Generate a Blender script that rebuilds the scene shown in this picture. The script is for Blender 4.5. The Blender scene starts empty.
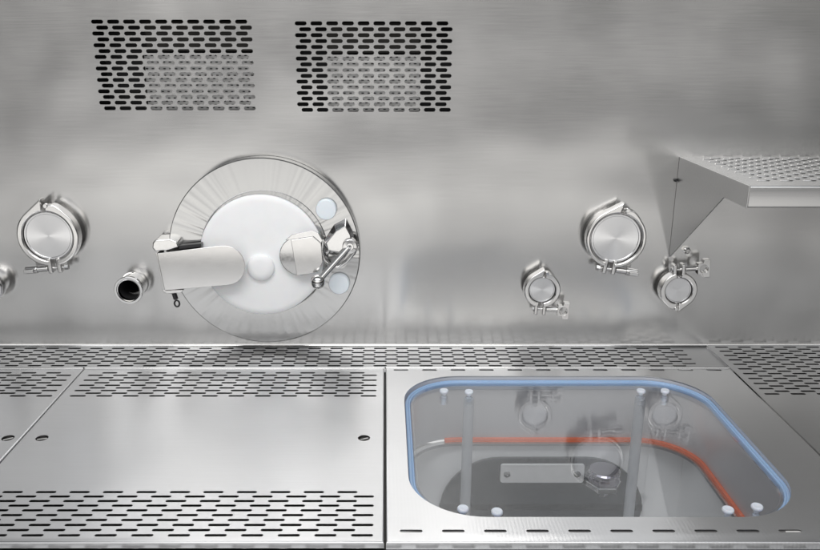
import bpy, math, random
from mathutils import Matrix, Vector
random.seed(7)
S = bpy.context.scene
COL = S.collection
PI = math.pi
rad = math.radians

# ------------------------------------------------------------------ camera numbers (metres; wall at y=0, deck top at z=0)
H, D, PITCH, F, VX, CY = 0.70, 1.772, rad(16.7), 800.0, 385.0, 275.0
cp, sp = math.cos(PITCH), math.sin(PITCH)
def W(px, py, Y=0.0):
    """point of the photo on the vertical plane y=Y -> (X, Z, metres per photo pixel there)"""
    a = (px - VX) / F; b = -(py - CY) / F
    t = (D + Y) / (cp + b * sp)
    return a * t, H + t * (-sp + b * cp), t / F
def Dk(px, py, Z=0.0):
    """point of the photo on the horizontal plane z=Z -> (X, Y)"""
    a = (px - VX) / F; b = -(py - CY) / F
    t = (Z - H) / (-sp + b * cp)
    return a * t, -D + t * (cp + b * sp)

# ------------------------------------------------------------------ materials
def new_mat(name):
    m = bpy.data.materials.new(name); m.use_nodes = True
    nt = m.node_tree; nt.nodes.clear()
    out = nt.nodes.new('ShaderNodeOutputMaterial')
    return m, nt, out
def N(nt, t, **kw):
    n = nt.nodes.new(t)
    for k, v in kw.items(): setattr(n, k, v)
    return n
def steel(name, col=(.62, .615, .605), rough=.3, spread=.08, aniso=.6, tangent=None, stretch=(3, 300, 300), bump=.02, blotch=.06, radial=False, weave=0, blotch_scale=4, warp=0, metal=1.0, cvar=.07, world=False, fan=0):
    m, nt, out = new_mat(name); L = nt.links.new
    p = N(nt, 'ShaderNodeBsdfPrincipled'); L(p.outputs[0], out.inputs[0])
    p.inputs['Metallic'].default_value = metal
    tc = N(nt, 'ShaderNodeTexCoord')
    co_ = N(nt, 'ShaderNodeNewGeometry').outputs['Position'] if world else tc.outputs['Object']
    mp = N(nt, 'ShaderNodeMapping'); mp.inputs['Scale'].default_value = stretch
    if radial:
        sep = N(nt, 'ShaderNodeSeparateXYZ'); L(co_, sep.inputs[0])
        c0 = N(nt, 'ShaderNodeCombineXYZ'); L(sep.outputs[0], c0.inputs[0]); L(sep.outputs[2], c0.inputs[2])
        ln = N(nt, 'ShaderNodeVectorMath', operation='LENGTH'); L(c0.outputs[0], ln.inputs[0])
        nrm = N(nt, 'ShaderNodeVectorMath', operation='NORMALIZE'); L(c0.outputs[0], nrm.inputs[0])
        c1 = N(nt, 'ShaderNodeCombineXYZ'); L(ln.outputs[1], c1.inputs[1])
        mul = N(nt, 'ShaderNodeVectorMath', operation='MULTIPLY_ADD'); L(nrm.outputs[0], mul.inputs[0])
        mul.inputs[1].default_value = (.002, .002, .002); L(c1.outputs[0], mul.inputs[2])
        L(mul.outputs[0], mp.inputs[0]); mp.inputs['Scale'].default_value = (900, 900, 900)
        L(nrm.outputs[0], p.inputs['Tangent'])
    else:
        L(co_, mp.inputs[0])
        if tangent:
            cv = N(nt, 'ShaderNodeCombineXYZ')
            for i in range(3): cv.inputs[i].default_value = tangent[i]
            L(cv.outputs[0], p.inputs['Tangent'])
    p.inputs['Anisotropic'].default_value = aniso
    if fan:
        fn = N(nt, 'ShaderNodeTexNoise'); fn.inputs['Scale'].default_value = 11; fn.inputs['Detail'].default_value = 1
        L(nrm.outputs[0], fn.inputs['Vector'])
        fb = N(nt, 'ShaderNodeBump'); fb.inputs['Strength'].default_value = 1; fb.inputs['Distance'].default_value = fan
        L(fn.outputs[0], fb.inputs['Height']); L(fb.outputs[0], p.inputs['Normal'])
    no = N(nt, 'ShaderNodeTexNoise'); no.inputs['Scale'].default_value = 1; no.inputs['Detail'].default_value = 4
    L(mp.outputs[0], no.inputs['Vector'])
    bl = N(nt, 'ShaderNodeTexNoise'); bl.inputs['Scale'].default_value = blotch_scale; bl.inputs['Detail'].default_value = 5
    L(co_, bl.inputs['Vector'])
    # roughness = rough + spread*(noise-.5) + blotch*(bl-.5)
    a1 = N(nt, 'ShaderNodeMath', operation='MULTIPLY_ADD'); L(no.outputs[0], a1.inputs[0]); a1.inputs[1].default_value = spread; a1.inputs[2].default_value = rough - spread / 2 - blotch / 2
    a2 = N(nt, 'ShaderNodeMath', operation='MULTIPLY_ADD'); L(bl.outputs[0], a2.inputs[0]); a2.inputs[1].default_value = blotch; L(a1.outputs[0], a2.inputs[2])
    L(a2.outputs[0], p.inputs['Roughness'])
    mx = N(nt, 'ShaderNodeMix', data_type='RGBA'); L(no.outputs[0], mx.inputs['Factor'])
    mx.inputs['A'].default_value = (*[c * (1 - cvar) for c in col], 1); mx.inputs['B'].default_value = (*[min(1, c * (1 + cvar)) for c in col], 1)
    L(mx.outputs['Result'], p.inputs['Base Color'])
    if bump or warp:
        bp = N(nt, 'ShaderNodeBump'); bp.inputs['Strength'].default_value = bump;  bp.inputs['Distance'].default_value = .001
        L(no.outputs[0], bp.inputs['Height'])
        if bump: L(bp.outputs[0], p.inputs['Normal'])
        if warp:
            wn = N(nt, 'ShaderNodeTexNoise'); wn.inputs['Scale'].default_value = 2.6; wn.inputs['Detail'].default_value = 1.5
            L(co_, wn.inputs['Vector'])
            b3 = N(nt, 'ShaderNodeBump'); b3.inputs['Strength'].default_value = 1; b3.inputs['Distance'].default_value = warp
            L(wn.outputs['Fac'], b3.inputs['Height']); L(b3.outputs[0], p.inputs['Normal'])
        if weave:
            wv = N(nt, 'ShaderNodeTexWave', wave_type='BANDS', bands_direction='X'); wv.inputs['Scale'].default_value = 55
            wv.inputs['Distortion'].default_value = 2.5; wv.inputs['Detail'].default_value = 1; wv.inputs['Detail Scale'].default_value = .25
            L(co_, wv.inputs['Vector'])
            b2 = N(nt, 'ShaderNodeBump'); b2.inputs['Strength'].default_value = weave; b2.inputs['Distance'].default_value = .0006
            L(wv.outputs['Fac'], b2.inputs['Height']); L(bp.outputs[0], b2.inputs['Normal']); L(b2.outputs[0], p.inputs['Normal'])
    return m
def plastic(name, col, rough=.35, sss=0, alpha_mix=0, coat=0):
    m, nt, out = new_mat(name); L = nt.links.new
    p = N(nt, 'ShaderNodeBsdfPrincipled')
    p.inputs['Roughness'].default_value = rough
    p.inputs['Subsurface Weight'].default_value = sss; p.inputs['Subsurface Scale'].default_value = .01
    p.inputs['Coat Weight'].default_value = coat
    tc = N(nt, 'ShaderNodeTexCoord'); no = N(nt, 'ShaderNodeTexNoise'); no.inputs['Scale'].default_value = 25; no.inputs['Detail'].default_value = 4
    L(tc.outputs['Object'], no.inputs['Vector'])
    mx = N(nt, 'ShaderNodeMix', data_type='RGBA'); L(no.outputs[0], mx.inputs['Factor'])
    mx.inputs['A'].default_value = (*[c * .95 for c in col], 1); mx.inputs['B'].default_value = (*[min(1, c * 1.05) for c in col], 1)
    L(mx.outputs['Result'], p.inputs['Base Color'])
    if alpha_mix:
        tr = N(nt, 'ShaderNodeBsdfTransparent'); tr.inputs[0].default_value = (.95, .97, 1, 1)
        ms = N(nt, 'ShaderNodeMixShader'); ms.inputs[0].default_value = alpha_mix
        L(p.outputs[0], ms.inputs[1]); L(tr.outputs[0], ms.inputs[2]); L(ms.outputs[0], out.inputs[0])
    else: L(p.outputs[0], out.inputs[0])
    return m
def acrylic(name, tint=(.9, .93, .95), rough=.03, haze=.06, ior=1.5):
    m, nt, out = new_mat(name); L = nt.links.new
    ge = N(nt, 'ShaderNodeNewGeometry'); dt = N(nt, 'ShaderNodeVectorMath', operation='DOT_PRODUCT')
    L(ge.outputs['Normal'], dt.inputs[0]); L(ge.outputs['Incoming'], dt.inputs[1])
    ab = N(nt, 'ShaderNodeMath', operation='ABSOLUTE'); L(dt.outputs['Value'], ab.inputs[0])
    su = N(nt, 'ShaderNodeMath', operation='SUBTRACT'); su.inputs[0].default_value = 1; L(ab.outputs[0], su.inputs[1])
    pw = N(nt, 'ShaderNodeMath', operation='POWER'); L(su.outputs[0], pw.inputs[0]); pw.inputs[1].default_value = 4
    fr = N(nt, 'ShaderNodeMath', operation='MULTIPLY_ADD'); L(pw.outputs[0], fr.inputs[0]); fr.inputs[1].default_value = .93; fr.inputs[2].default_value = .042
    tr = N(nt, 'ShaderNodeBsdfTransparent'); tr.inputs[0].default_value = (*tint, 1)
    gl = N(nt, 'ShaderNodeBsdfGlossy'); gl.inputs['Roughness'].default_value = rough; gl.inputs['Color'].default_value = (1, 1, 1, 1)
    df = N(nt, 'ShaderNodeBsdfDiffuse'); df.inputs[0].default_value = (.75, .78, .82, 1)
    m1 = N(nt, 'ShaderNodeMixShader'); L(fr.outputs[0], m1.inputs[0]); L(tr.outputs[0], m1.inputs[1]); L(gl.outputs[0], m1.inputs[2])
    m2 = N(nt, 'ShaderNodeMixShader'); L(m1.outputs[0], m2.inputs[1]); L(df.outputs[0], m2.inputs[2])
    no = N(nt, 'ShaderNodeTexNoise'); no.inputs['Scale'].default_value = 6; no.inputs['Detail'].default_value = 6
    tc = N(nt, 'ShaderNodeTexCoord'); L(tc.outputs['Object'], no.inputs['Vector'])
    ma = N(nt, 'ShaderNodeMath', operation='MULTIPLY'); L(no.outputs[0], ma.inputs[0]); ma.inputs[1].default_value = haze * 2
    L(ma.outputs[0], m2.inputs[0]); L(m2.outputs[0], out.inputs[0])
    return m
WALL = steel('brushed steel of the wall', (.62, .616, .610), .195, .03, .79, (0, 0, 1), (11, 400, 400), 0, .10, warp=.018, cvar=.055, world=True, metal=.985)
DECK = steel('brushed steel of the deck', (.60, .602, .61), .31, .04, .75, (0, 1, 0), (9, 380, 380), 0, .12, warp=.006, cvar=.05)
LID = steel('ground steel of the lid', (.65, .652, .66), .32, .04, .6, (0, 1, 0), (4, 400, 400), .004, .04, weave=.05, cvar=.025)
TUB = steel('dull steel of the tub', (.64, .63, .64), .36, .04, .5, (0, 0, 1), (4, 400, 400), 0, .05, metal=.35, cvar=.04)
POL = steel('polished cast steel', (.68, .675, .67), .10, .06, 0, None, (140, 140, 140), .015, .06, blotch_scale=40)
SAT = steel('satin cast steel', (.74, .73, .72), .15, .05, 0, None, (300, 300, 300), .015, .06, blotch_scale=40)
TURN = steel('turned steel', (.76, .76, .77), .18, .06, .95, None, bump=0, radial=True)
FLNG = steel('turned steel of the port ring', (.54, .54, .537), .14, .03, .85, None, bump=0, radial=True, cvar=.04, fan=.0008)
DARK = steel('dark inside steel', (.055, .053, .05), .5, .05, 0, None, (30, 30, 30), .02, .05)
CAV = plastic('black cavity', (.012, .012, .013), .7)
WHITE = plastic('white plastic', (.94, .945, .965), .42, .15)
WHITE2 = plastic('bright white plastic', (.93, .935, .95), .35, .1)
PALE = plastic('pale blue white plastic', (.82, .88, .94), .25, .1)
FILT = plastic('brightened inner plate', (.50, .495, .49), .5)  # pale colour stands in for light reaching the plate behind the slots
BLACK = plastic('black metal', (.02, .02, .022), .3)
BLUE = plastic('blue silicone', (.42, .62, .90), .22, .1, .42, .3)
ORANGE = plastic('orange silicone', (.78, .15, .05), .4)
PANE = acrylic('clear acrylic', (.93, .94, .95), .006, .008)
RODM = plastic('smoky acrylic', (.48, .49, .51), .2, 0, .22)
KNOB = plastic('frosted acrylic', (.80, .84, .92), .3, .1, .15)
DGLASS = plastic('dark tinted glass', (.03, .034, .04), .16, 0, 0, .6)

# ------------------------------------------------------------------ mesh building
class MB:
    def __init__(s): s.v = []; s.f = []
    def add(s, vs, fs, M=None):
        o = len(s.v)
        for v in vs:
            v = Vector(v)
            if M: v = M @ v
            s.v.append(tuple(v))
        s.f += [tuple(i + o for i in f) for f in fs]
        return s
    def box(s, c, d, M=None):
        x, y, z = [k / 2 for k in d]
        vs = [(c[0] + i * x, c[1] + j * y, c[2] + k * z) for i in (-1, 1) for j in (-1, 1) for k in (-1, 1)]
        return s.add(vs, [(0, 1, 3, 2), (4, 6, 7, 5), (0, 4, 5, 1), (2, 3, 7, 6), (0, 2, 6, 4), (1, 5, 7, 3)], M)
    def lathe(s, prof, n=48, M=None):
        """profile (r, h) round the axis that comes out of the wall (-y)"""
        vs = []; fs = []
        for r, h in prof:
            for i in range(n):
                a = 2 * PI * i / n
                vs.append((r * math.cos(a), -h, r * math.sin(a)))
        for j in range(len(prof) - 1):
            for i in range(n):
                k = (i + 1) % n
                fs.append((j * n + i, j * n + k, (j + 1) * n + k, (j + 1) * n + i))
        if prof[-1][0] > 1e-6: fs.append(tuple((len(prof) - 1) * n + i for i in range(n)))
        return s.add(vs, fs, M)
    def prism(s, poly, y0, y1, M=None):
        """polygon in x,z pushed along y"""
        n = len(poly)
        vs = [(x, y0, z) for x, z in poly] + [(x, y1, z) for x, z in poly]
        fs = [tuple(range(n)), tuple(range(2 * n - 1, n - 1, -1))]
        fs += [(i, i + n, (i + 1) % n + n, (i + 1) % n) for i in range(n)]
        return s.add(vs, fs, M)
    def strip(s, inner, outer, y0, y1, closed=False, M=None):
        n = len(inner); vs = []
        for y in (y0, y1):
            vs += [(x, y, z) for x, z in inner] + [(x, y, z) for x, z in outer]
        fs = []
        for i in range(n if closed else n - 1):
            j = (i + 1) % n
            fs += [(i, j, n + j, n + i), (2 * n + i, 3 * n + i, 3 * n + j, 2 * n + j), (i, 2 * n + i, 2 * n + j, j), (n + i, n + j, 3 * n + j, 3 * n + i)]
        if not closed: fs += [(0, n, 3 * n, 2 * n), (n - 1, 3 * n - 1, 4 * n - 1, 2 * n - 1)]
        return s.add(vs, fs, M)
    def tube(s, pts, r, n=12, closed=False, caps=True, flat=1.0):
        P = [Vector(p) for p in pts]; m = len(P); vs = []; fs = []
        up = None
        for i in range(m):
            if closed: t = (P[(i + 1) % m] - P[i - 1]).normalized()
            else: t = (P[min(i + 1, m - 1)] - P[max(i - 1, 0)]).normalized()
            if up is None: up = Vector((0, 0, 1)) if abs(t.z) < .9 else Vector((1, 0, 0))
            a = t.cross(up).normalized(); b = a.cross(t).normalized(); up = b
            for k in range(n):
                q = 2 * PI * k / n
                vs.append(P[i] + a * math.cos(q) * r + b * math.sin(q) * r * flat)
        for i in range(m if closed else m - 1):
            for k in range(n):
                l = (k + 1) % n; j = (i + 1) % m
                fs.append((i * n + k, i * n + l, j * n + l, j * n + k))
        if caps and not closed:
            fs += [tuple(range(n)), tuple(range(m * n - 1, (m - 1) * n - 1, -1))]
        return s.add(vs, fs)
    def ball(s, c, r, n=20):
        vs = [(c[0], c[1], c[2] + r)]; fs = []
        for j in range(1, n // 2):
            for i in range(n):
                a = 2 * PI * i / n; b = PI * j / (n // 2)
                vs.append((c[0] + r * math.sin(b) * math.cos(a), c[1] + r * math.sin(b) * math.sin(a), c[2] + r * math.cos(b)))
        vs.append((c[0], c[1], c[2] - r)); L = len(vs) - 1
        for i in range(n):
            fs.append((0, 1 + i, 1 + (i + 1) % n)); q = 1 + (n // 2 - 2) * n
            fs.append((L, q + (i + 1) % n, q + i))
            for j in range(n // 2 - 2):
                k = 1 + j * n; fs.append((k + i, k + n + i, k + n + (i + 1) % n, k + (i + 1) % n))
        return s.add(vs, fs)
    def rect(s, x0, x1, y0, y1, z=0, M=None):
        return s.add([(x0, y0, z), (x1, y0, z), (x1, y1, z), (x0, y1, z)], [(0, 1, 2, 3)], M)
    def cell(s, x0, x1, y0, y1, up, lo, z=0, th=.002, M=None):
        """sheet tile with a hole; up: outline from rightmost point over the top to the leftmost, lo: the rest, back to rightmost"""
        ym = up[0][1]; R = [(x1, ym), (x1, y1), (x0, y1), (x0, ym)]
        top = R + list(reversed(up)); bot = [(x0, ym), (x0, y0), (x1, y0), (x1, ym)] + list(reversed(lo))
        for poly, flip in ((top, 0), (bot, 0)):
            n = len(poly)
            s.add([(x, y, z) for x, y in poly], [tuple(range(n))], M)
            s.add([(x, y, z - th) for x, y in poly], [tuple(range(n - 1, -1, -1))], M)
        loop = up + lo[1:-1]; n = len(loop)
        s.add([(x, y, z) for x, y in loop] + [(x, y, z - th) for x, y in loop], [(i, i + n, (i + 1) % n + n, (i + 1) % n) for i in range(n)], M)
    def slot(s, x0, x1, y0, y1, xc, yc, L, w, z=0, th=.002, M=None, k=5):
        r = w / 2; h = L / 2 - r
        up = [(xc + h + r * math.cos(PI / 2 * i / k), yc + r * math.sin(PI / 2 * i / k)) for i in range(k + 1)]
        up += [(xc - h - r * math.sin(PI / 2 * i / k), yc + r * math.cos(PI / 2 * i / k)) for i in range(0 if h > 1e-6 else 1, k + 1)]
        lo = [(2 * xc - x, 2 * yc - y) for x, y in up]
        s.cell(x0, x1, y0, y1, up, lo, z, th, M)
    def perf(s, x0, x1, y0, y1, rows, L, w, z=0, th=.002, M=None):
        """sheet x0..x1, y0..y1 with rows [(yc, [xc...])], rows sorted by y"""
        ys = [r[0] for r in rows]
        e = [(ys[i] + ys[i + 1]) / 2 for i in range(len(ys) - 1)]
        dy = w / 2 + .0015
        lo, hi = max(y0, ys[0] - dy), min(y1, ys[-1] + dy)
        if lo > y0 + 1e-6: s.rect(x0, x1, y0, lo, z, M); s.add([(x0, y0, z - th), (x0, lo, z - th), (x1, lo, z - th), (x1, y0, z - th)], [(0, 1, 2, 3)], M)
        if hi < y1 - 1e-6: s.rect(x0, x1, hi, y1, z, M); s.add([(x0, hi, z - th), (x0, y1, z - th), (x1, y1, z - th), (x1, hi, z - th)], [(0, 1, 2, 3)], M)
        b = [lo] + e + [hi]
        for i, (yc, xs) in enumerate(rows):
            xb = [x0] + [(xs[j] + xs[j + 1]) / 2 for j in range(len(xs) - 1)] + [x1]
            for j, xc in enumerate(xs): s.slot(xb[j], xb[j + 1], b[i], b[i + 1], xc, yc, L, w, z, th, M)
    def build(s, name, mat, parent=None, loc=None, smooth=40, bevel=0, seg=2, weld=False):
        me = bpy.data.meshes.new(name); me.from_pydata(s.v, [], s.f); me.update()
        me.materials.append(mat)
        import bmesh
        bm = bmesh.new(); bm.from_mesh(me)
        if weld: bmesh.ops.remove_doubles(bm, verts=bm.verts, dist=1e-5)
        if weld != 'keep': bmesh.ops.recalc_face_normals(bm, faces=bm.faces)
        bm.to_mesh(me); bm.free()
        if smooth:
            me.shade_smooth(); me.set_sharp_from_angle(angle=rad(smooth))
        o = bpy.data.objects.new(name, me); COL.objects.link(o)
        if parent: o.parent = parent
        if loc: o.location = loc
        if bevel:
            b = o.modifiers.new('Bevel', 'BEVEL'); b.width = bevel; b.segments = seg; b.limit_method = 'ANGLE'; b.angle_limit = rad(35)
            b.harden_normals = True
        return o
def tag(o, label=None, cat=None, group=None, kind=None):
    if label: o['label'] = label
    if cat: o['category'] = cat
    if group: o['group'] = group
    if kind: o['kind'] = kind
    return o
def thing(name, label, cat, loc, group=None, rot=0):
    o = bpy.data.objects.new(name, None); COL.objects.link(o); o.location = loc; o.rotation_euler = (0, rot, 0)
    o.empty_display_size = .05
    return tag(o, label, cat, group)
def copy_tree(o, parent=None):
    c = o.copy(); COL.objects.link(c); c.parent = parent
    for ch in o.children: copy_tree(ch, c)
    return c

# sheet frames: WM maps sheet (x, y) onto the wall (x, z) with the normal towards the camera
WM = Matrix(((1, 0, 0, 0), (0, 0, -1, 0), (0, 1, 0, 0), (0, 0, 0, 1)))

# ------------------------------------------------------------------ wall
ZS = -.008                                   # level of the perforated gutter behind the panels
WX0, WX1, WTOP = -1.5, 1.5, 1.25
def vent_rect(px0, px1, py0, py1):
    xa, za, _ = W(px0, py1); xb, zb, _ = W(px1, py0); return xa, xb, za, zb
def rows_of(pxl, pyt, pyb, nrow, ncol, pitch_px, off_px, pxw):
    pass
vents = []
for (pxa, pxb, pya, pyb) in ((97.1, 241.2, 21.6, 108.2), (300.6, 442.4, 23.3, 109.8)):
    ym = (pya + pyb) / 2
    _, zt, _ = W(170, pya); _, zb, _ = W(170, pyb)
    xl = W(pxa, pya)[0]; xr = W(pxb, pya)[0]
    pitch = (xr - xl) / 9
    dz = (zt - zb) / 15
    rows = []
    for r in range(16):
        z = zb + dz * r
        o = 0 if (15 - r) % 2 == 0 else pitch * .28
        rows.append((z, [xl + o + pitch * k for k in range(10)]))
    vents.append((xl - pitch * .5, xr + pitch * .82, zb - dz * .5, zt + dz * .5, rows, pitch))
ox, oz, os_ = W(132.5, 282.5)                 # the open pipe stub
(ax0, ax1, az0, az1, _, _), (bx0, bx1, bz0, bz1, _, _) = vents
COVE = .006
wb = MB()
CVH = .008; pz = ZS + CVH
hz0, hz1 = oz - .03, oz + .03
VZ0, VZ1 = min(az0, bz0), max(az1, bz1)
for a in ((WX0, WX1, VZ1, WTOP), (WX0, ax0, VZ0, VZ1), (ax1, bx0, VZ0, VZ1), (bx1, WX1, VZ0, VZ1), (ax0, ax1, VZ0, az0), (ax0, ax1, az1, VZ1),
          (bx0, bx1, VZ0, bz0), (bx0, bx1, bz1, VZ1), (WX0, WX1, hz1, VZ0), (WX0, ox - .03, hz0, hz1), (ox + .03, WX1, hz0, hz1), (WX0, WX1, pz, hz0)):
    if a[1] - a[0] > 1e-6 and a[3] - a[2] > 1e-6:
        # front and back faces (3 mm sheet)
        wb.rect(*a, 0, WM); wb.rect(*a, -.003, WM)
wb.slot(ox - .03, ox + .03, hz0, hz1, ox, oz, .0502, .05, 0, .003, WM, 10)
k = 8
cv = [(-COVE * (1 - math.cos(PI / 2 * i / k)), pz - CVH * math.sin(PI / 2 * i / k)) for i in range(k + 1)]
wb.add([(x, y, z) for x in (WX0, WX1) for y, z in cv], [(i, i + 1, k + 2 + i, k + 1 + i) for i in range(k)])
o = wb.build('back_wall', WALL, smooth=30, weld='keep'); tag(o, kind='structure')

labels = ['perforated slot vent on the upper left of the steel wall, above the big round port', 'perforated slot vent nearer the middle of the wall, over empty steel']
for i, (x0, x1, z0, z1, rows, pitch) in enumerate(vents):
    t = thing('vent_grille', labels[i], 'vent', ((x0 + x1) / 2, 0, (z0 + z1) / 2), 'slotted vents in the wall')
    T = Matrix.Translation((-(x0 + x1) / 2, 0, -(z0 + z1) / 2))
    m = MB(); m.perf(x0, x1, z0, z1, rows, pitch * .75, .0082, 0, .0015, T @ WM)
    m.build('slotted_plate', WALL, t, smooth=0)
    w, h = x1 - x0, z1 - z0; dep = .09
    c = MB(); a, b = w / 2 + .003, h / 2 + .003
    c.add([(-a, .004, -b), (a, .004, -b), (a, .004, b), (-a, .004, b), (-a, dep, -b), (a, dep, -b), (a, dep, b), (-a, dep, b)],
          [(4, 5, 6, 7), (0, 1, 5, 4), (1, 2, 6, 5), (2, 3, 7, 6), (3, 0, 4, 7)])
    c.build('duct', CAV, t, smooth=0)
    # perforated inner plate a little way behind the slots
    if i == 0: u0, u1 = -w / 2 + .30 * w, w / 2 - .004
    else: u0, u1 = -w / 2 + .205 * w, w / 2 - .215 * w
    v0, v1 = -h / 2 + .002, h / 2 - .375 * h
    g = MB(); rr = []
    nr = 17; nc = int((u1 - u0) / .0125)
    for r in range(nr):
        zc = v0 + (v1 - v0) * (r + .5) / nr
        rr.append((zc, [u0 + (u1 - u0) * (q + .5 + (.25 if r % 2 else -.25) * .8) / nc for q in range(nc)]))
    g.perf(u0, u1, v0, v1, rr, .0062, .0026, 0, .002, Matrix.Translation((0, .019, 0)) @ WM)
    g.build('inner_plate', FILT, t, smooth=0)
    if i == 0:
        g = MB(); g.box((u0 - .004, .03, (v0 + v1) / 2), (.006, .03, v1 - v0)); g.build('bracket', DARK, t, smooth=0)
    g = MB(); g.box(((u0 + u1) / 2, .05, v1 + (h / 2 - v1) / 2), (u1 - u0, .012, h / 2 - v1 - .01)); g.build('filter_frame', DARK, t, smooth=0)

# ------------------------------------------------------------------ deck sheets
def row_set(x0, x1, ylist, pitch, L, phase=0, right_align=None):
    rows = []
    for i, y in enumerate(ylist):
        off = pitch / 2 if i % 2 else 0
        if right_align is not None:
            xs = []; x = right_align - off
            while x > x0 + L / 2 + .004: xs.append(x); x -= pitch
            xs.reverse()
        else:
            xs = []; x = x0 + L / 2 + .006 + off + phase
            while x < x1 - L / 2 - .004: xs.append(x); x += pitch
        rows.append((y, xs))
    return rows
PITCHX, SLOT, SW = .0535, .0325, .0062
YR = Dk(100, 368)[1]; YF = -.7790
YG0 = -COVE
# gutter behind the panels
m = MB()
ys = sorted([-.0145 - .0005 - .0128 * i for i in range(10)])
m.perf(WX0, .742, YR - .004, YG0, row_set(WX0, .742 - .02, ys, .0515, .0305), .0305, .0076, ZS, .0008)
m.rect(.742, .7625, YR - .004, YG0, ZS); m.rect(.757, .7625, YF - .001, YR - .004, -.02)
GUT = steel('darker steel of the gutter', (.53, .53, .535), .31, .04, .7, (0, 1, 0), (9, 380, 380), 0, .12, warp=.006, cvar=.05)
o = m.build('rear_gutter', GUT, smooth=0, weld='keep')
tag(o, 'long narrow slotted steel strip along the foot of the wall, behind the panels', 'grating')

def rounded_border(m, x0, x1, y0, y1, r, th, n=4):
    loops = []
    for i in range(n + 1):
        a = PI / 2 * i / n; loops.append((r * math.sin(a) - r, -r * (1 - math.cos(a))))
    loops.append((0, -th))
    vs = []; fs = []
    for off, z in loops: vs += [(x0 - off, y0 - off, z), (x1 + off, y0 - off, z), (x1 + off, y1 + off, z), (x0 - off, y1 + off, z)]
    for l in range(len(loops) - 1):
        for i in range(4):
            j = (i + 1) % 4; fs.append((l * 4 + i, (l + 1) * 4 + i, (l + 1) * 4 + j, l * 4 + j))
    m.add(vs, fs)
def hole_circle(m, x0, x1, y0, y1, holes, d):
    """plain band with round holes [(x,y)] all at one y"""
    yc = holes[0][1]; b0, b1 = yc - d, yc + d
    m.rect(x0, x1, y0, b0); m.rect(x0, x1, b1, y1)
    xs = [h[0] for h in holes]; xb = [x0] + [(xs[j] + xs[j + 1]) / 2 for j in range(len(xs) - 1)] + [x1]
    for j, x in enumerate(xs): m.slot(xb[j], xb[j + 1], b0, b1, x, yc, d + .0002, d, 0, .003, None, 10)
EDGE = .003
RROWS = sorted([Dk(0, 372.9)[1] - .0128 * i for i in range(10)])
FROWS = sorted([Dk(0, 535.3)[1] + .0128 * i for i in range(10)])
def panel(name, label, x0, x1, screws, ra):
    t = thing(name, label, 'panel', ((x0 + x1) / 2, (YR + YF) / 2, 0), 'flat deck panels left of the sunken tub')
    T = (-(x0 + x1) / 2, -(YR + YF) / 2, 0)
    m = MB(); a, b, c, d = x0 + EDGE, x1 - EDGE, YF + EDGE, YR - EDGE
    yb0 = FROWS[-1] + .006; yb1 = RROWS[0] - .006
    m.perf(a, b, c, yb0, row_set(a, b, FROWS, PITCHX, SLOT, right_align=ra), SLOT, SW, 0, .0012)
    hole_circle(m, a, b, yb0, yb1, screws, .022)
    m.perf(a, b, yb1, d, row_set(a, b, RROWS, PITCHX, SLOT, right_align=ra), SLOT, SW * 1.14, 0, .0008)
    rounded_border(m, x0, x1, YF, YR, EDGE, .010)
    m.v = [(v[0] + T[0], v[1] + T[1], v[2]) for v in m.v]
    m.build('plate', DECK, t, smooth=35, weld='keep')
    q = MB(); q.tube([(x0 + T[0] + .001, YR + T[1] - .0026, .0004), (x1 + T[0] - .001, YR + T[1] - .0026, .0004)], .0024, 12); q.build('rear_glint_bead', POL, t, smooth=60)  # polished bead added so the rear edge catches a bright line
    for (x, y) in screws:
        s = MB(); R = Matrix.Rotation(-PI / 2, 4, 'X')
        s.lathe([(.0098, -.008), (.0098, -.001), (.0088, -.0002), (0, -.0002)], 24, R)
        so = s.build('screw', DARK, t, (x + T[0], y + T[1], -.0022))
        q = MB(); Rz = Matrix.Rotation(rad(random.choice((25, 15, 30))), 4, 'Z'); q.box((0, 0, .0001), (.017, .0032, .0008), Rz)
        q.build('screw_slot', POL, so, (0, 0, 0), smooth=0)
    return t
sxm = [Dk(42, 438), Dk(364, 437)]; yscr = sxm[0][1]
panel('deck_panel', 'wide brushed steel panel with a screw near each side, left of the sunken tub', -.6585, -.0015, [(sxm[0][0], yscr), (sxm[1][0], yscr)], -.0035 - .03)
sxl = Dk(8, 438)
panel('deck_panel', 'steel deck panel cut off by the left edge of the photo, with one screw showing', -1.32, -.6600, [(-1.29, yscr), (sxl[0], yscr)], -.6600 - .03)

# front ledge below the panels
ZL = -.013
m = MB(); yl = Dk(0, 548.6, ZL)[1]
xs = []; x = Dk(630, 548, ZL)[0] % PITCHX - 27 * PITCHX
while x < 1.4: xs.append(x); x += PITCHX
m.perf(-1.45, 1.45, -.86, YF - .001, [(yl - .0256, xs), (yl - .0128, [q + PITCHX / 2 for q in xs]), (yl, xs)], .034, .0072, ZL, .002)
m.v.extend([]); m.rect(-1.45, 1.45, YF - .001, YF + .02, ZL)
o = m.build('front_ledge', DECK, smooth=0, weld='keep')
tag(o, 'slotted steel strip at the very bottom of the photo, in front of all panels', 'grating')

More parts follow.
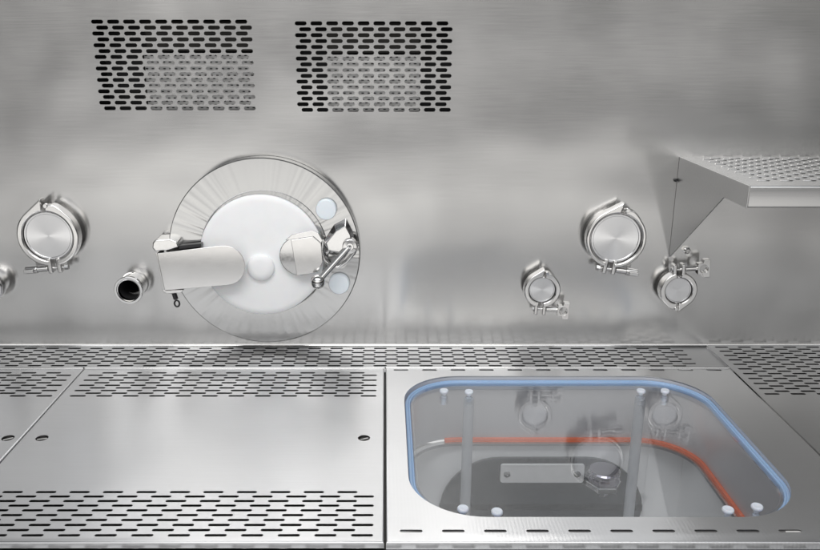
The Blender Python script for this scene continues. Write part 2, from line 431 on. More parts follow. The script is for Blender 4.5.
# right deck plate
LX1 = .7565
m = MB(); RX0 = .762; rr = []
ysr = sorted([-.019 - .0128 * i for i in range(21)])
rowsr = row_set(RX0 + .008, 1.45, ysr, PITCHX, .031)
m.perf(RX0, 1.46, ysr[0] - .01, YG0, rowsr, .031, .0072, -.003, .001)
m.rect(RX0, 1.46, YF + .003, ysr[0] - .01, -.003)
m.add([(RX0, YF + .003, -.003), (1.46, YF + .003, -.003), (1.46, YF + .001, -.013), (RX0, YF + .001, -.013), (RX0, YG0, -.003), (RX0, YG0, -.013)], [(0, 3, 2, 1), (0, 4, 5, 3)])
o = m.build('side_deck_panel', GUT, smooth=0, weld='keep')
tag(o, 'shaded steel deck panel on the right, slotted at the back, under the wall shelf', 'panel')

# dark tray below the slots
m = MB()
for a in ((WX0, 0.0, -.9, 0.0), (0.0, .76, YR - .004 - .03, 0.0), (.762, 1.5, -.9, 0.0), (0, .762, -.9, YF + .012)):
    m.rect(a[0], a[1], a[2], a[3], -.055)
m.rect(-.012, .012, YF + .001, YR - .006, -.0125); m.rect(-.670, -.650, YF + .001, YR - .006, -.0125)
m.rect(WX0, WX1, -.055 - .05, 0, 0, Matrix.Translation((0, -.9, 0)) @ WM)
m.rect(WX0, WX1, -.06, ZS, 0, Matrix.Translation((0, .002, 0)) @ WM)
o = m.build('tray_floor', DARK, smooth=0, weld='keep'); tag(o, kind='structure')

# ------------------------------------------------------------------ lid frame with the rounded opening
OX0, OX1 = .0386, .660
OY1, OY0 = Dk(400, 376)[1], Dk(400, 517)[1]
def rrect(x0, x1, y0, y1, r, k=14, off=0):
    x0 -= off; x1 += off; y0 -= off; y1 += off; r = r + off
    up = [(x1, (y0 + y1) / 2)]
    up += [(x1 - r + r * math.cos(PI / 2 * i / k), y1 - r + r * math.sin(PI / 2 * i / k)) for i in range(k + 1)]
    up += [(x0 + r - r * math.sin(PI / 2 * i / k), y1 - r + r * math.cos(PI / 2 * i / k)) for i in range(k + 1)]
    up += [(x0, (y0 + y1) / 2)]
    lo = [(x0 + x1 - x, y0 + y1 - y) for x, y in up]
    return up, lo
RC = .118; O0x = (OX0 + OX1) / 2
t = thing('access_lid_frame', 'flat steel frame round the sunken tub, with a blue sealed rounded opening', 'frame', ((OX0 + OX1) / 2, (YR + YF) / 2, 0))
T = Matrix.Translation((-(OX0 + OX1) / 2, -(YR + YF) / 2, 0))
LX0 = .0015; a, b, c, d = LX0 + EDGE, LX1 - EDGE, YF + EDGE, YR + .002 - EDGE
m = MB()
yrs = Dk(0, 370)[1]; yfs = Dk(0, 531)[1]
rs = [Dk(401 + 28.45 * i, 370)[0] for i in range(12)]
fs_ = [Dk(411.2 + 42.1 * i, 531)[0] for i in range(10)]
ya = (yrs + OY1) / 2 + .003; yb = OY0 - .008
m.perf(a, b, ya, d, [(yrs, rs)], .0325, .0078, 0, .001)
m.perf(a, b, c, yb, [(yfs, fs_)], .0335, .0066)
up, lo = rrect(OX0, OX1, OY0, OY1, RC)
m.cell(a, b, yb, ya, up, lo, 0, .002)
rounded_border(m, LX0, LX1, YF, YR + .002, EDGE, .012)
m.v = [tuple(T @ Vector(v)) for v in m.v]
m.build('frame_plate', LID, t, smooth=35, weld='keep')
q = MB(); yq = YR + .002 - (YR + YF) / 2 - .0024; q.tube([(LX0 - O0x + .001, yq, .0004), (LX1 - O0x - .001, yq, .0004)], .0022, 12); q.build('rear_glint_bead', POL, t, smooth=60)  # same added bead, for a bright line along the frame's rear edge
def ring_pts(off, z, dx=0, dy=0):
    up, lo = rrect(OX0, OX1, OY0, OY1, RC, 14, off)
    pts = up[:-1] + lo[:-1]
    return [tuple(T @ Vector((x + dx, y + dy, z))) for x, y in pts]
def ring_mesh(prof, closed_prof=True, dx=0, dy=0):
    """prof: [(inward offset, z)]"""
    m = MB(); P = [ring_pts(-o, z, dx, dy) for o, z in prof]; n = len(P[0])
    vs = [p for ring in P for p in ring]; fs = []
    for l in range(len(P) if closed_prof else len(P) - 1):
        q = (l + 1) % len(P)
        for i in range(n):
            j = (i + 1) % n; fs.append((l * n + i, l * n + j, q * n + j, q * n + i))
    return m.add(vs, fs)
# blue gasket: two soft ridges
pr = []
for i in range(9): a_ = PI - PI * i / 8; pr.append((.0036 + .0031 * math.cos(a_), -.0098 + .0024 * math.sin(a_)))
for i in range(1, 9): a_ = PI - PI * i / 8; pr.append((.0086 + .0018 * math.cos(a_), -.0106 + .0018 * math.sin(a_)))
pr += [(.0113, -.018), (.0003, -.018)]
ring_mesh(pr, True, .0012, -.002).build('gasket', BLUE, t, smooth=60)
ring_mesh([(.0116, -.0112), (.0150, -.0112), (.0150, -.017), (.0116, -.017)], True, .0012, -.002).build('clear_seal', PANE, t)

# ------------------------------------------------------------------ sunken tub
t = thing('sunken_tub', 'deep steel tub under the clear cover, ringed by an orange seal', 'tub', ((OX0 + OX1) / 2, (YR + YF) / 2, 0))
ZO = -.150
m = ring_mesh([(-.001, -.003), (-.001, ZO)], False); m.build('upper_wall', TUB, t, smooth=60, weld='keep')
om = m = ring_mesh([(-.0005, ZO + .0035), (.006, ZO + .0025), (.007, ZO - .004), (-.0005, ZO - .004)])
om.f = [f for f in om.f if sum(om.v[i][0] for i in f) / 4 > OX0 + .095 - O0x]
m.build('orange_seal', ORANGE, t, smooth=60)
m = ring_mesh([(-.0005, ZO - .0045), (.012, ZO - .0045), (.012, ZO - .011), (-.0005, ZO - .011)]); m.build('steel_lip', LID, t, smooth=60)
ZB = -.52
m = MB(); x0, x1, y0, y1 = OX0 - .03, OX1 + .001, OY0 - .03, OY1 + .001
vs = [(x0, y0, ZO - .011), (x1, y0, ZO - .011), (x1, y1, ZO - .011), (x0, y1, ZO - .011), (x0, y0, ZB), (x1, y0, ZB), (x1, y1, ZB), (x0, y1, ZB)]
m.add([tuple(T @ Vector(v)) for v in vs], [(4, 5, 6, 7), (0, 4, 5, 1), (1, 5, 6, 2), (2, 6, 7, 3), (3, 7, 4, 0)])
m.build('lower_chamber', steel('brightened tub steel of the chamber', (.95, .945, .94), .40, .04, .5, (0, 0, 1), (4, 400, 400), 0, .05, metal=.15, cvar=.03), t, smooth=0, weld='keep')  # paler copy of the tub steel, light put into its colour
# dark round-cornered window in the chamber's rear wall
yw = OY1 - .004
wx0, wz1, sc = W(443, 460, yw); wx1 = W(644, 460, yw)[0]; r = 58 * sc; wz0 = wz1 - .24
def rr_poly(x0, x1, z0, z1, r, k=10):
    P = []
    for cx, cz, a0 in ((x1 - r, z1 - r, 0), (x0 + r, z1 - r, 90), (x0 + r, z0 + r, 180), (x1 - r, z0 + r, 270)):
        P += [(cx + r * math.cos(rad(a0 + 90 * i / k)), cz + r * math.sin(rad(a0 + 90 * i / k))) for i in range(k + 1)]
    return P
O0 = Vector(((OX0 + OX1) / 2, (YR + YF) / 2, 0))
P0 = rr_poly(wx0 - O0.x, wx1 - O0.x, wz0, wz1, r)
m = MB(); m.prism(P0, yw - O0.y, yw - O0.y + .004); wnd = m.build('window', DGLASS, t)
P1 = rr_poly(wx0 - .006 - O0.x, wx1 + .006 - O0.x, wz0 - .006, wz1 + .006, r + .006)
m = MB(); m.strip(P0, P1, yw - O0.y - .003, yw - O0.y + .004, True); m.build('window_seal', BLUE if False else DGLASS, wnd)
# bar handle with two screws, and the hexagonal knob
yh = OY1 - .035
hx0, hz0_, s_ = W(500, 483, yh); hx1, hz1_, _ = W(585, 464.5, yh)
hd = MB(); hd.prism(rr_poly(hx0 - O0.x, hx1 - O0.x, hz0_, hz1_, .006, 4), yh - O0.y, yh - O0.y + .005); BAR = steel('pale satin bar', (.80, .79, .78), .42, .05, 0, None, (60, 60, 60), .01, .05, metal=.4)
hb = hd.build('bar_handle', BAR, t, bevel=.001)
for px in (507, 577):
    X, Z, _ = W(px, 474, yh)
    s = MB(); s.lathe([(.0075, 0), (.0075, .002), (.006, .003), (.003, .003), (.0025, .0015), (0, .0015)], 18)
    s.build('screw', POL, hb, (X - O0.x, yh - O0.y, Z))
    s = MB(); s.tube([(X - O0.x, yh - O0.y + .005, Z), (X - O0.x, yw - O0.y, Z)], .007, 14); s.build('standoff', SAT, hb)
kx, kz, ks = W(604, 472, yh - .01); ky = yh - .012
def vlathe(prof, n=32, M=None):
    return MB().lathe(prof, n, (M or Matrix()) @ Matrix.Rotation(-PI / 2, 4, 'X'))
kn = vlathe([(.012, -.05), (.012, -.02), (.03, -.02), (.0335, -.017), (.0335, -.009), (.031, -.006), (.031, -.003), (.034, 0), (.034, .005), (.031, .008), (.027, .0075), (0, .0065)], 40)
kno = kn.build('round_knob', DARK, t, (kx - O0.x, ky - O0.y, kz)); kno.data.materials[0] = steel('blued polished steel', (.35, .33, .38), .12, .04, 0, None, (50, 50, 50), .01, .04)
hx = vlathe([(.036, -.034), (.038, -.032), (.038, -.022), (.036, -.020), (.01, -.020)], 6); hx.build('hex_nut', POL, kno, (0, 0, 0), smooth=20)
s = MB(); s.tube([(kx - O0.x, ky - O0.y, kz - .03), (kx - O0.x, ky - O0.y, kz - .05), (kx - O0.x, yw - O0.y, kz - .055)], .009, 12); s.build('bracket', SAT, t)

# ------------------------------------------------------------------ clear cover with knobs and rods
ZP = -.0122
t = thing('clear_cover', 'clear acrylic cover with small frosted knobs, set in the opening of the sunken tub', 'cover', ((OX0 + OX1) / 2, (YR + YF) / 2, ZP))
m = MB()
for z, flip in ((0, 0), (-.005, 1)):
    P = ring_pts(-.0150, z); n = len(P); m.add(P, [tuple(range(n))])
P = ring_pts(-.0150, 0); Q = ring_pts(-.0150, -.005); n = len(P)
m.add(P + Q, [(i, (i + 1) % n, (i + 1) % n + n, i + n) for i in range(n)])
m.build('pane', PANE, t, smooth=30, weld=True)
def knob(px, py, rod):
    X, Y = Dk(px, py, ZP + .008)
    k_ = vlathe([(.0045, 0), (.0045, .0035), (.0078, .0045), (.009, .0065), (.009, .0095), (.0078, .011), (.003, .0108), (0, .0100)], 24)
    o = k_.build('knob', KNOB, t, (X - O0.x, Y - O0.y, 0))
    s = vlathe([(.0052, -.022), (.0052, -.0052), (0, -.0052)], 18); s.build('stem', KNOB, o)
    if rod:
        r_ = vlathe([(.0, -.44), (.0112, -.44), (.0112, -.0075), (.0102, -.0055), (0, -.0055)], 28)
        r_.build('support_rod', RODM, t, (X - O0.x, Y - O0.y, 0))
for px, py, rod in ((444, 391, 0), (469, 392, 1), (641, 391, 1), (665, 391, 0), (463, 509, 0), (497, 512, 0), (728, 510, 0), (757, 507, 0)):
    knob(px, py, rod)

# ------------------------------------------------------------------ clamps on the wall
def clamp(name, label, cpx, cpy, rpx_out, rpx_in, rot, wing, group, flip=1):
    """ring clamp closing a blanked pipe end; sizes in metres from the photo's pixels on the plane of its face"""
    FY = -.040
    X, Z, s = W(cpx, cpy, FY); R = rpx_out * s; r = rpx_in * s
    t = thing(name, label, 'clamp', (X, 0, Z), group, rot)
    big = R > .055
    # pipe stub and blank cap
    m = MB(); m.lathe([(r * .86, 0), (r * .86, .012), (r * 1.0, .018), (r * 1.05, .020), (r * 1.05, .026)], 56); m.build('pipe_stub', POL, t, smooth=30)
    m = MB(); m.lathe([(r * 1.04, .024), (r * 1.04, .033), (r * 1.0, .0355), (r * .94, .0355), (r * .92, .0345), (0, .0345)], 64)
    m.build('end_cap', TURN, t, smooth=30)
    y0, y1 = -.017, -.0405
    ri = r * 1.06
    k = 22
    tip = (R * .02, R * 1.25)
    # left half, with the pointed hinge end
    inner, outer = [], []
    a0, a1 = 92, 262
    for i in range(k + 1):
        a = rad(a0 + (a1 - a0) * i / k); inner.append((ri * math.cos(a), ri * math.sin(a))); outer.append((R * math.cos(a), R * math.sin(a)))
    for i in range(4):                                # straight run up to the tip
        f = i / 4; b = outer[4]; outer[i] = (tip[0] + (b[0] - tip[0]) * f, tip[1] + (b[1] - tip[1]) * f)
    m = MB(); m.strip(inner, outer, y0, y1)
    lg = R * .20 if big else R * .24
    lw = R * .155 if big else R * .20; gap = R * (.075 if big else .13)
    ll = R * .30 if big else R * .52
    m.box((-gap - lw / 2, (y0 + y1) / 2, -R - ll / 2 + R * .16), (lw, abs(y1 - y0) - .002, ll + R * .22))
    m.build('clamp_half', SAT, t, bevel=.0034 if big else .0026, seg=3)
    inner, outer = [], []
    a0, a1 = 84, -82
    for i in range(k + 1):
        a = rad(a0 + (a1 - a0) * i / k); q = R * (1 + .08 * max(0, 1 - abs(i - 2) / 3.0))
        inner.append((ri * math.cos(a), ri * math.sin(a))); outer.append((q * math.cos(a), q * math.sin(a)))
    m = MB(); m.strip(inner, outer, y0 + .0015, y1 - .0015)
    m.box((gap + lw / 2, (y0 + y1) / 2, -R - ll / 2 + R * .16), (lw, abs(y1 - y0) - .002, ll + R * .22))
    m.build('clamp_half', SAT, t, bevel=.0034 if big else .0026, seg=3)
    m = MB(); hp = (R * .15, R * 1.0); pr_ = R * (.075 if big else .10)
    m.lathe([(pr_, .036), (pr_, .0435), (pr_ * .8, .0448), (0, .0448)], 18, Matrix.Translation((hp[0], 0, hp[1]))); m.build('hinge_pin', POL, t)
    # bolt through the lugs and the wing nut
    zb = -R - ll * .30; yb_ = (y0 + y1) / 2 - .002
    L1 = R * .98
    rb = .0036 if big else .003
    m = MB(); m.tube([(-wing * R * .42, yb_, zb), (wing * L1 * .75, yb_, zb)], rb, 14)
    m.tube([(-wing * R * .42, yb_, zb), (-wing * R * .30, yb_, zb)], rb * 1.9, 6); m.build('bolt', POL, t)
    if big:
        m = MB(); u0, u1 = gap + lw + .001, R * .62
        m.tube([(wing * u0, yb_, zb), (wing * u1, yb_, zb)], .0068, 18)
        # wings edge on
        w0, w1 = R * .60, R * 1.0
        m.tube([(wing * w0, yb_, zb), (wing * (w0 + .003), yb_, zb), (wing * (w1 - .002), yb_, zb), (wing * w1, yb_, zb)], .0088, 24)
        m.prism([(wing * (w0 + .004), zb - .0045), (wing * (w1 - .001), zb - .0045), (wing * (w1 - .001), zb + .0045), (wing * (w0 + .004), zb + .0045)], yb_ - .017, yb_ + .013)
        m.build('wing_nut', POL, t, bevel=.0018, seg=2)
    else:
        u0, u1 = gap + lw + .001, R * .95
        m = MB(); m.tube([(wing * u0, yb_, zb), (wing * (u1 + .004), yb_, zb)], .0055, 16)
        cx = wing * (R * 1.30); hw, hh, hr = R * .33, R * .50, R * .22
        inn, out_ = [], []
        for i in range(32):
            a = 2 * PI * i / 32; c_, s_2 = math.cos(a), math.sin(a)
            inn.append((cx + hr * c_, zb + hr * s_2))
            # fork: narrow at the bolt side, wide at the free side
            half = hh if c_ * wing > -.1 else hh * .62
            q = 1 / max(abs(c_) / hw, abs(s_2) / half, 1e-6); out_.append((cx + q * c_, zb + q * s_2))
        m.strip(inn, out_, yb_ - .010, yb_ + .007, True)
        m.build('wing_nut', SAT, t, bevel=.0018, seg=2)
    return t
G = 'ring clamps on capped pipe ends'
clamp('ring_clamp', 'large ring clamp over a capped pipe, left of the round port, wing nut pointing left', 47.5, 236.5, 31, 24, rad(-5), -1, G)
clamp('ring_clamp', 'large ring clamp with bluish sheen on its cap, left of the shelf bracket', 616.5, 239, 30, 24.5, rad(8), 1, G)
clamp('ring_clamp', 'small ring clamp with its wing nut hanging low right, alone between port and shelf', 542.5, 290.5, 18, 12.6, rad(3), 1, G)
c4 = clamp('ring_clamp', 'small upside down ring clamp just below the tip of the shelf bracket', 679, 291, 18.5, 12.8, rad(176), -1, G)

# open pipe stub
X, Z, s = W(128.3, 290.7, -.048)
t = thing('pipe_stub', 'short open steel pipe end with a dark bore, between left clamp and round port', 'pipe', (X, 0, Z))
m = MB(); m.lathe([(.0275, 0), (.0275, .012), (.029, .013), (.029, .030), (.0265, .033), (.0265, .037), (.0315, .041), (.0325, .043), (.0325, .0470), (.0315, .0480), (.0270, .0480), (.0262, .0465), (.0243, .0460), (.0243, -.10), (.0001, -.10)], 56)
m.build('ferrule', POL, t, smooth=35)
m = MB(); m.lathe([(.0239, .036), (.0239, -.095), (0.0001, -.095)], 40); m.build('bore_shade', CAV, t, smooth=35)  # black sleeve added for the shade inside the bore

# capped stub cut by the left edge
X, Z, s = W(-13, 288, -.040)
t = thing('capped_pipe', 'capped pipe end cut off by the left edge of the photo', 'pipe', (X, 0, Z))
m = MB(); m.lathe([(.029, 0), (.029, .018), (.034, .022), (.036, .024), (.036, .034), (.035, .036)], 56); m.build('ferrule', POL, t, smooth=35)
m = MB(); m.lathe([(.0349, .0362), (.0349, .041), (.033, .043), (.029, .043), (.028, .0415), (0, .0415)], 56); m.build('end_cap', TURN, t, smooth=35)

# ------------------------------------------------------------------ the round transfer port
FH = .034
X, Z, s = W(264.5, 253.2, -FH)
R = 95.6 * s
t = thing('transfer_port', 'big round steel port with a white door disc, latch arm and ball lever', 'port', (X, 0, Z))
PO = (X, Z)
def PL(px, py, h):
    a, b, s = W(px, py, -h); return a - PO[0], b - PO[1], s
m = MB(); m.lathe([(R * .985, 0), (R, .004), (R, FH - .0024), (R * .990, FH), (R * .67, FH - .0022), (R * .662, FH - .0030), (R * .655, FH - .008), (0, FH - .008)], 128)
m.build('port_ring', FLNG, t, smooth=8)
cx, cz, s = PL(262, 255.8, .033); rw = 61.8 * s
m = MB(); m.lathe([(rw, 0.02), (rw, .0325), (rw * .985, .0342), (rw * .9, .0355), (rw * .3, .0375), (0, .038)], 96, Matrix.Translation((cx, 0, cz)))
dd = m.build('door_disc', WHITE, t, smooth=50)
cx, cz, s = PL(260.4, 268, .046); rk = 13.6 * s
m = MB(); m.lathe([(rk, .030), (rk, .043), (rk * .93, .046), (rk * .5, .0475), (0, .048)], 48, Matrix.Translation((cx, 0, cz)))
m.build('centre_cap', WHITE2, dd, smooth=50)
for px, py, rp in ((326, 210, 10.5), (339, 284.6, 10.5)):
    cx, cz, s = PL(px, py, FH + .012)
    m = MB(); m.lathe([(rp * s, FH - .004), (rp * s, FH + .009), (rp * s * .93, FH + .012), (rp * s * .8, FH + .0125), (0, FH + .0125)], 40, Matrix.Translation((cx, 0, cz)))
    m.build('pad', PALE, t, smooth=50)
# left latch arm
h = .066
def PP(pts, h): return [PL(a, b, h)[:2] for a, b in pts]
cX, cZ, s = PL(224.5, 265.5, h); ra_ = 20.6 * s
A = PP([(157, 253.5)], h)[0]; B = PP([(164.5, 290.5)], h)[0]
ang = math.atan2(-(A[1] - PL(218, 246, h)[1]), 1)
up_dir = rad(97); pts = [B, ]
arc = []
for i in range(19):
    a = rad(-84 + 180 * i / 18); arc.append((cX + ra_ * math.cos(a), cZ + ra_ * math.sin(a)))
poly = [B] + arc + [A]
m = MB(); m.prism(poly, -h + .004, -h); arm = m.build('latch_arm', SAT, t, bevel=.0012)
# folded left edge and hinge knuckle
e0, e1 = Vector((A[0], 0, A[1])), Vector((B[0], 0, B[1])); dv = (e1 - e0)
m = MB(); m.prism([(A[0] - .003, A[1]), (A[0], A[1]), (B[0], B[1]), (B[0] - .003, B[1])], -h + .001, -.012); m.build('hinge_side', SAT, t, bevel=.0008)
m = MB(); k0, k1 = PP([(164, 245), (150, 243)], .058)
P_ = PP([(152.5, 243), (155, 240), (170, 239.2), (177, 242), (178.5, 247), (168, 250.3), (155, 251.5), (152.2, 248)], .062)
m.prism(P_, -.062, -.010); m.build('hinge_block', POL, t, bevel=.003, seg=3)
m = MB(); P_ = PP([(178.6, 245.8), (201, 243.6), (201.5, 247), (178.8, 249.6)], .054); m.prism(P_, -.054, -.036); m.build('slide_bar', BLACK, t, bevel=.001)
m = MB(); P_ = PP([(162, 290.5), (166, 294), (181, 293), (184, 289.5)], .058); m.prism(P_, -.058, -.02); m.build('hinge_foot', SAT, t, bevel=.002)
# black pull pin below
m = MB(); a = PL(174, 293, .050); b = PL(176, 299, .050)
m.tube([(a[0], -.050, a[1]), (b[0], -.050, b[1])], .0055, 14)
c_ = PL(177, 303.5, .050); rr_ = .0075; m.tube([(c_[0] + rr_ * .75 * math.cos(q), -.050, c_[1] + rr_ * math.sin(q)) for q in [2 * PI * i / 20 for i in range(20)]], .0021, 8, closed=True)
m.build('pull_pin', BLACK, t, smooth=60)
# right grip: round pad behind, angled plate before
h1 = .050
cX, cZ, s = PL(299.5, 256, h1); rg = 20 * s
m = MB(); m.lathe([(rg, .036), (rg, h1 - .001), (rg * .97, h1), (0, h1)], 48, Matrix.Translation((cX, 0, cZ))); m.build('grip_disc', POL, t, smooth=35)
h2 = .060
P_ = PP([(290.8, 240), (313, 236.6), (321, 243.5), (322.8, 262), (317.5, 272.5), (296.8, 275.5)], h2)
m = MB(); m.prism(P_, -h2 + .006, -h2); m.build('grip_plate', SAT, t, bevel=.0012)
P_ = PP([(285, 240.5), (292, 234.5), (312, 230.6), (318.5, 233), (322.6, 240.5), (321, 243.2), (313, 236.2), (290.4, 239.6)], h2 - .003)
m = MB(); m.prism(P_, -h2 + .008, -h2 + .003); m.build('grip_lip', POL, t, bevel=.0012)
# latch block: wedge made of two facets, and a U bracket
h3 = .064
m = MB()
lo_ = [PL(a, b, .036) for a, b in ((322.5, 243), (334, 225), (346, 218.5), (353, 232), (357, 251), (343, 258), (324, 253))]
hi_ = [PL(a, b, h3) for a, b in ((326, 243), (336, 231), (345.5, 226), (350.5, 235), (352, 249), (341, 253), (328, 250))]
n = len(lo_)
m.add([(p[0], -.034, p[1]) for p in lo_] + [(p[0], -h3, p[1]) for p in hi_], [tuple(range(n, 2 * n))] + [(i, (i + 1) % n, (i + 1) % n + n, i + n) for i in range(n)])
lb = m.build('latch_block', POL, t, smooth=20, bevel=.002, seg=2)
h4 = .046
u = [PL(a, b, h4) for a, b in ((323, 240), (321.5, 250), (324, 259), (330, 266), (338, 267.5), (346, 262), (354, 253), (357, 244))]
m = MB(); m.tube([(p[0], -h4, p[1]) for p in u], .0042, 10); m.build('bracket_loop', POL, t, smooth=60)
P_ = PP([(337, 268.5), (344, 268.5), (357.5, 251), (352, 247)], .042); m = MB(); m.prism(P_, -.042, -.032); m.build('backing_plate', SAT, t, bevel=.001)
# boss and ball lever
cX, cZ, s = PL(349.8, 247, .074)
m = MB(); m.lathe([(.0165, .05), (.0165, .071), (.0150, .074), (.0085, .0745), (.0075, .073), (.004, .073), (.0035, .0765), (0, .077)], 32, Matrix.Translation((cX, 0, cZ)))
m.build('lever_boss', POL, t, smooth=35)
bX, bZ, s = PL(317.8, 281.8, .088)
m = MB(); m.tube([(cX, -.068, cZ), (cX + (bX - cX) * .5, -.078, cZ + (bZ - cZ) * .5), (bX, -.088, bZ)], .0072, 18); lv = m.build('ball_lever', POL, t, smooth=60)
m = MB(); m.ball((bX, -.088, bZ), 7.4 * s, 28); m.build('ball', POL, lv, smooth=180)

# ------------------------------------------------------------------ wall shelf
SX, SZ = .652, .441
t = thing('wall_shelf', 'perforated steel wall shelf with a folded front lip, held by a triangular side bracket', 'shelf', (SX, 0, SZ))
m = MB(); SD = .354; pr_ = .0205; rows = []
yy = -.020; i = 0; ylist = []
while yy > -SD + .05: ylist.append(yy); yy -= .0165
for i, y in enumerate(sorted(ylist)):
    xs = []; x = .05 + (.0215 if i % 2 else 0)
    while x < .80: xs.append(x); x += .043
    rows.append((y, xs))
m.rect(.0035, .84, -SD + .004, -.001, 0)
em = MB()  # raised studs stand in for the slots, added for their bright glints
for y, xs in rows:
    for x in xs:
        st = [(.0120, .0030, .0002), (.0112, .0023, .0011), (.0100, .0014, .0015)]; nn = 14; vs = []; fs2 = []
        for hl, hw, z in st:
            for q in range(nn):
                a = 2 * PI * q / nn; vs.append((x + math.copysign(hl - hw, math.cos(a)) + hw * math.cos(a), y + hw * math.sin(a), z))
        for l in range(2): fs2 += [(l * nn + q, l * nn + (q + 1) % nn, (l + 1) * nn + (q + 1) % nn, (l + 1) * nn + q) for q in range(nn)]
        fs2.append(tuple(2 * nn + q for q in range(nn))); em.add(vs, fs2)
em.build('glint_studs', SAT, t, smooth=50)
k = 5; r = .004
prof = [(-SD + r - r * math.sin(PI / 2 * i / k), -r + r * math.cos(PI / 2 * i / k)) for i in range(k + 1)] + [(-SD, -.037)] + [(-SD + .003 - .003 * math.cos(PI / 2 * i / 4), -.037 - .003 * math.sin(PI / 2 * i / 4)) for i in range(1, 5)] + [(-SD + .018, -.040)]
n = len(prof)
m.add([(x, y, z) for x in (.0035, .84) for y, z in prof], [(i, i + 1, n + i + 1, n + i) for i in range(n - 1)])
m.build('shelf_plate', steel('slotted shelf steel', (.64, .64, .64), .26, .05, .5, (0, 1, 0), (2.5, 300, 300), .03, .04), t, smooth=35, weld='keep')
m = MB(); MX = Matrix(((0, 1, 0, 0), (1, 0, 0, 0), (0, 0, 1, 0), (0, 0, 0, 1)))   # prism polygon in (y,z), pushed along x
m.prism([(-.001, .0005), (-SD + .001, .0005), (-SD + .001, -.0405), (-.253, -.0405), (-.001, -.2295)], 0, .003, MX)
m.build('side_bracket', steel('matt bracket steel', (.60, .60, .60), .34, .05, .4, (0, 0, 1), (3, 200, 200), .03, .04), t, bevel=.0008)
m = MB(); m.prism([(-.001, .0005), (-SD + .001, .0005), (-SD + .001, -.0405), (-.253, -.0405), (-.001, -.2295)], .835, .838, MX)
for py_, zz in ((0, SZ - W(681, 180)[1]), ):
    s_ = MB(); s_.lathe([(.004, 0), (.004, .004), (.003, .006), (0, .006)], 14, Matrix.Translation((-.004, 0, -zz))); s_.build('screw', BLACK, t)
X, Z, s = W(687, 250.5, -.008)
s_ = MB(); s_.lathe([(.0085, 0), (.0085, .008), (.005, .010), (.005, .015), (0, .015)], 6, Matrix.Translation((X - SX, 0, Z - SZ))); s_.build('hex_bolt', POL, t)
# wall flange of the bracket, folded inwards
m = MB(); m.box((.012, -.0018, -.11), (.018, .002, .20)); m.build('fixing_flange', WALL, t, bevel=.0005)

# ------------------------------------------------------------------ camera, lamps, world
cam = bpy.data.cameras.new('camera'); co = bpy.data.objects.new('camera', cam); COL.objects.link(co)
co.location = (0, -D, H); co.rotation_euler = (PI / 2 - PITCH, 0, 0)
cam.sensor_width = 36; cam.lens = F / 820 * 36; cam.shift_x = 25 / 820; cam.shift_y = 0
cam.clip_start = .01; cam.clip_end = 100
S.camera = co
def area(name, loc, target, sx, sy, power, col=(1, 1, 1), spread=180):
    l = bpy.data.lights.new(name, 'AREA'); l.shape = 'RECTANGLE'; l.size = sx; l.size_y = sy; l.energy = power; l.color = col; l.spread = rad(spread)
    o = bpy.data.objects.new(name, l); COL.objects.link(o); o.location = loc
    d = Vector(target) - Vector(loc); o.rotation_euler = d.to_track_quat('-Z', 'Y').to_euler()
    return o
area('ceiling_lamp', (.05, -1.1, 1.9), (.05, -.75, 0), 3.2, 1.3, 17, (.96, .98, 1.0))
area('front_fill', (-.35, -2.2, 2.9), (-.15, -.1, .1), 2.4, .8, 40, (1.0, .985, .96))  # added fill light behind the camera, no known lamp there
w = bpy.data.worlds.new('World'); S.world = w; w.use_nodes = True
nt = w.node_tree; bg = nt.nodes['Background']; L = nt.links.new
tc = N(nt, 'ShaderNodeTexCoord'); sx = N(nt, 'ShaderNodeSeparateXYZ'); L(tc.outputs['Generated'], sx.inputs[0])
mz = N(nt, 'ShaderNodeMath', operation='MULTIPLY_ADD'); L(sx.outputs[2], mz.inputs[0]); mz.inputs[1].default_value = .5; mz.inputs[2].default_value = .5
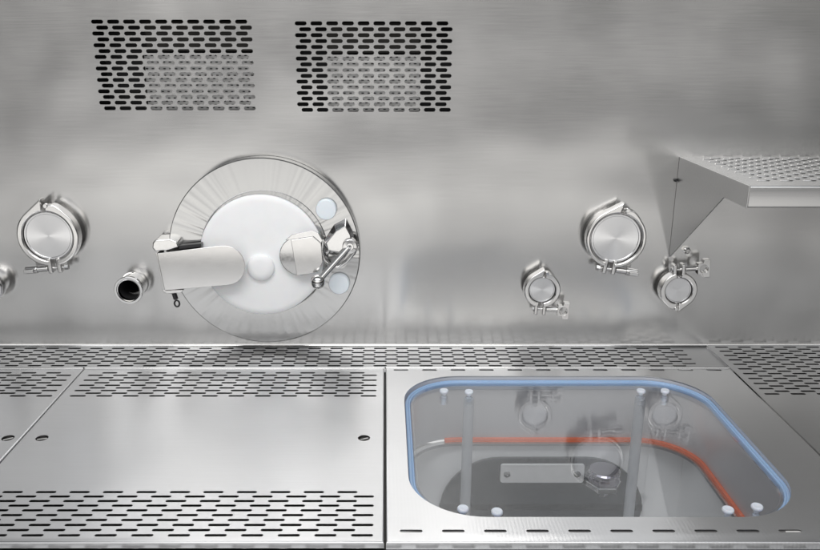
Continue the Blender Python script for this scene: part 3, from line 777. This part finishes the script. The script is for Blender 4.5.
rz = N(nt, 'ShaderNodeValToRGB'); L(mz.outputs[0], rz.inputs[0]); cr = rz.color_ramp; cr.interpolation = 'EASE'
stops = [(0, (.12,) * 3), (.18, (.3,) * 3), (.34, (1.45, 1.42, 1.37)), (.395, (1.25, 1.235, 1.205)), (.452, (.33, .33, .335)), (.50, (.05, .05, .055)), (.55, (.05, .05, .055)), (.61, (2.25, 2.2, 2.1)), (.66, (2.05, 2.04, 2.0)), (.71, (1.1, 1.12, 1.14)), (.79, (1.0, 1.02, 1.05)), (.90, (.22,) * 3), (1, (.1,) * 3)]
while len(cr.elements) < len(stops): cr.elements.new(.5)
for e, (p, c) in zip(cr.elements, stops): e.position = p; e.color = (*c, 1)
rx = N(nt, 'ShaderNodeValToRGB'); mx2 = N(nt, 'ShaderNodeMath', operation='MULTIPLY_ADD'); L(sx.outputs[0], mx2.inputs[0]); mx2.inputs[1].default_value = .5; mx2.inputs[2].default_value = .5
L(mx2.outputs[0], rx.inputs[0]); cr = rx.color_ramp; cr.interpolation = 'EASE'
stops = [(0, (.12,) * 3), (.18, (.3,) * 3), (.25, (.7,) * 3), (.33, (1.0,) * 3), (.47, (1.05,) * 3), (.56, (.85,) * 3), (.66, (.84,) * 3), (.84, (.25,) * 3), (1, (.12,) * 3)]
while len(cr.elements) < len(stops): cr.elements.new(.5)
for e, (p, c) in zip(cr.elements, stops): e.position = p; e.color = (*c, 1)
mu = N(nt, 'ShaderNodeMix', data_type='RGBA', blend_type='MULTIPLY'); mu.inputs['Factor'].default_value = 1
L(rz.outputs[0], mu.inputs['A']); L(rx.outputs[0], mu.inputs['B']); L(mu.outputs['Result'], bg.inputs[0]); bg.inputs[1].default_value = 1.0
S.view_settings.view_transform = 'Standard'; S.view_settings.look = 'None'; S.view_settings.gamma = 1; S.view_settings.exposure = 0
S.cycles.max_bounces = 10; S.cycles.glossy_bounces = 6; S.cycles.transparent_max_bounces = 16
S.cycles.use_denoising = True
S.render.resolution_x = 1024; S.render.resolution_y = 687
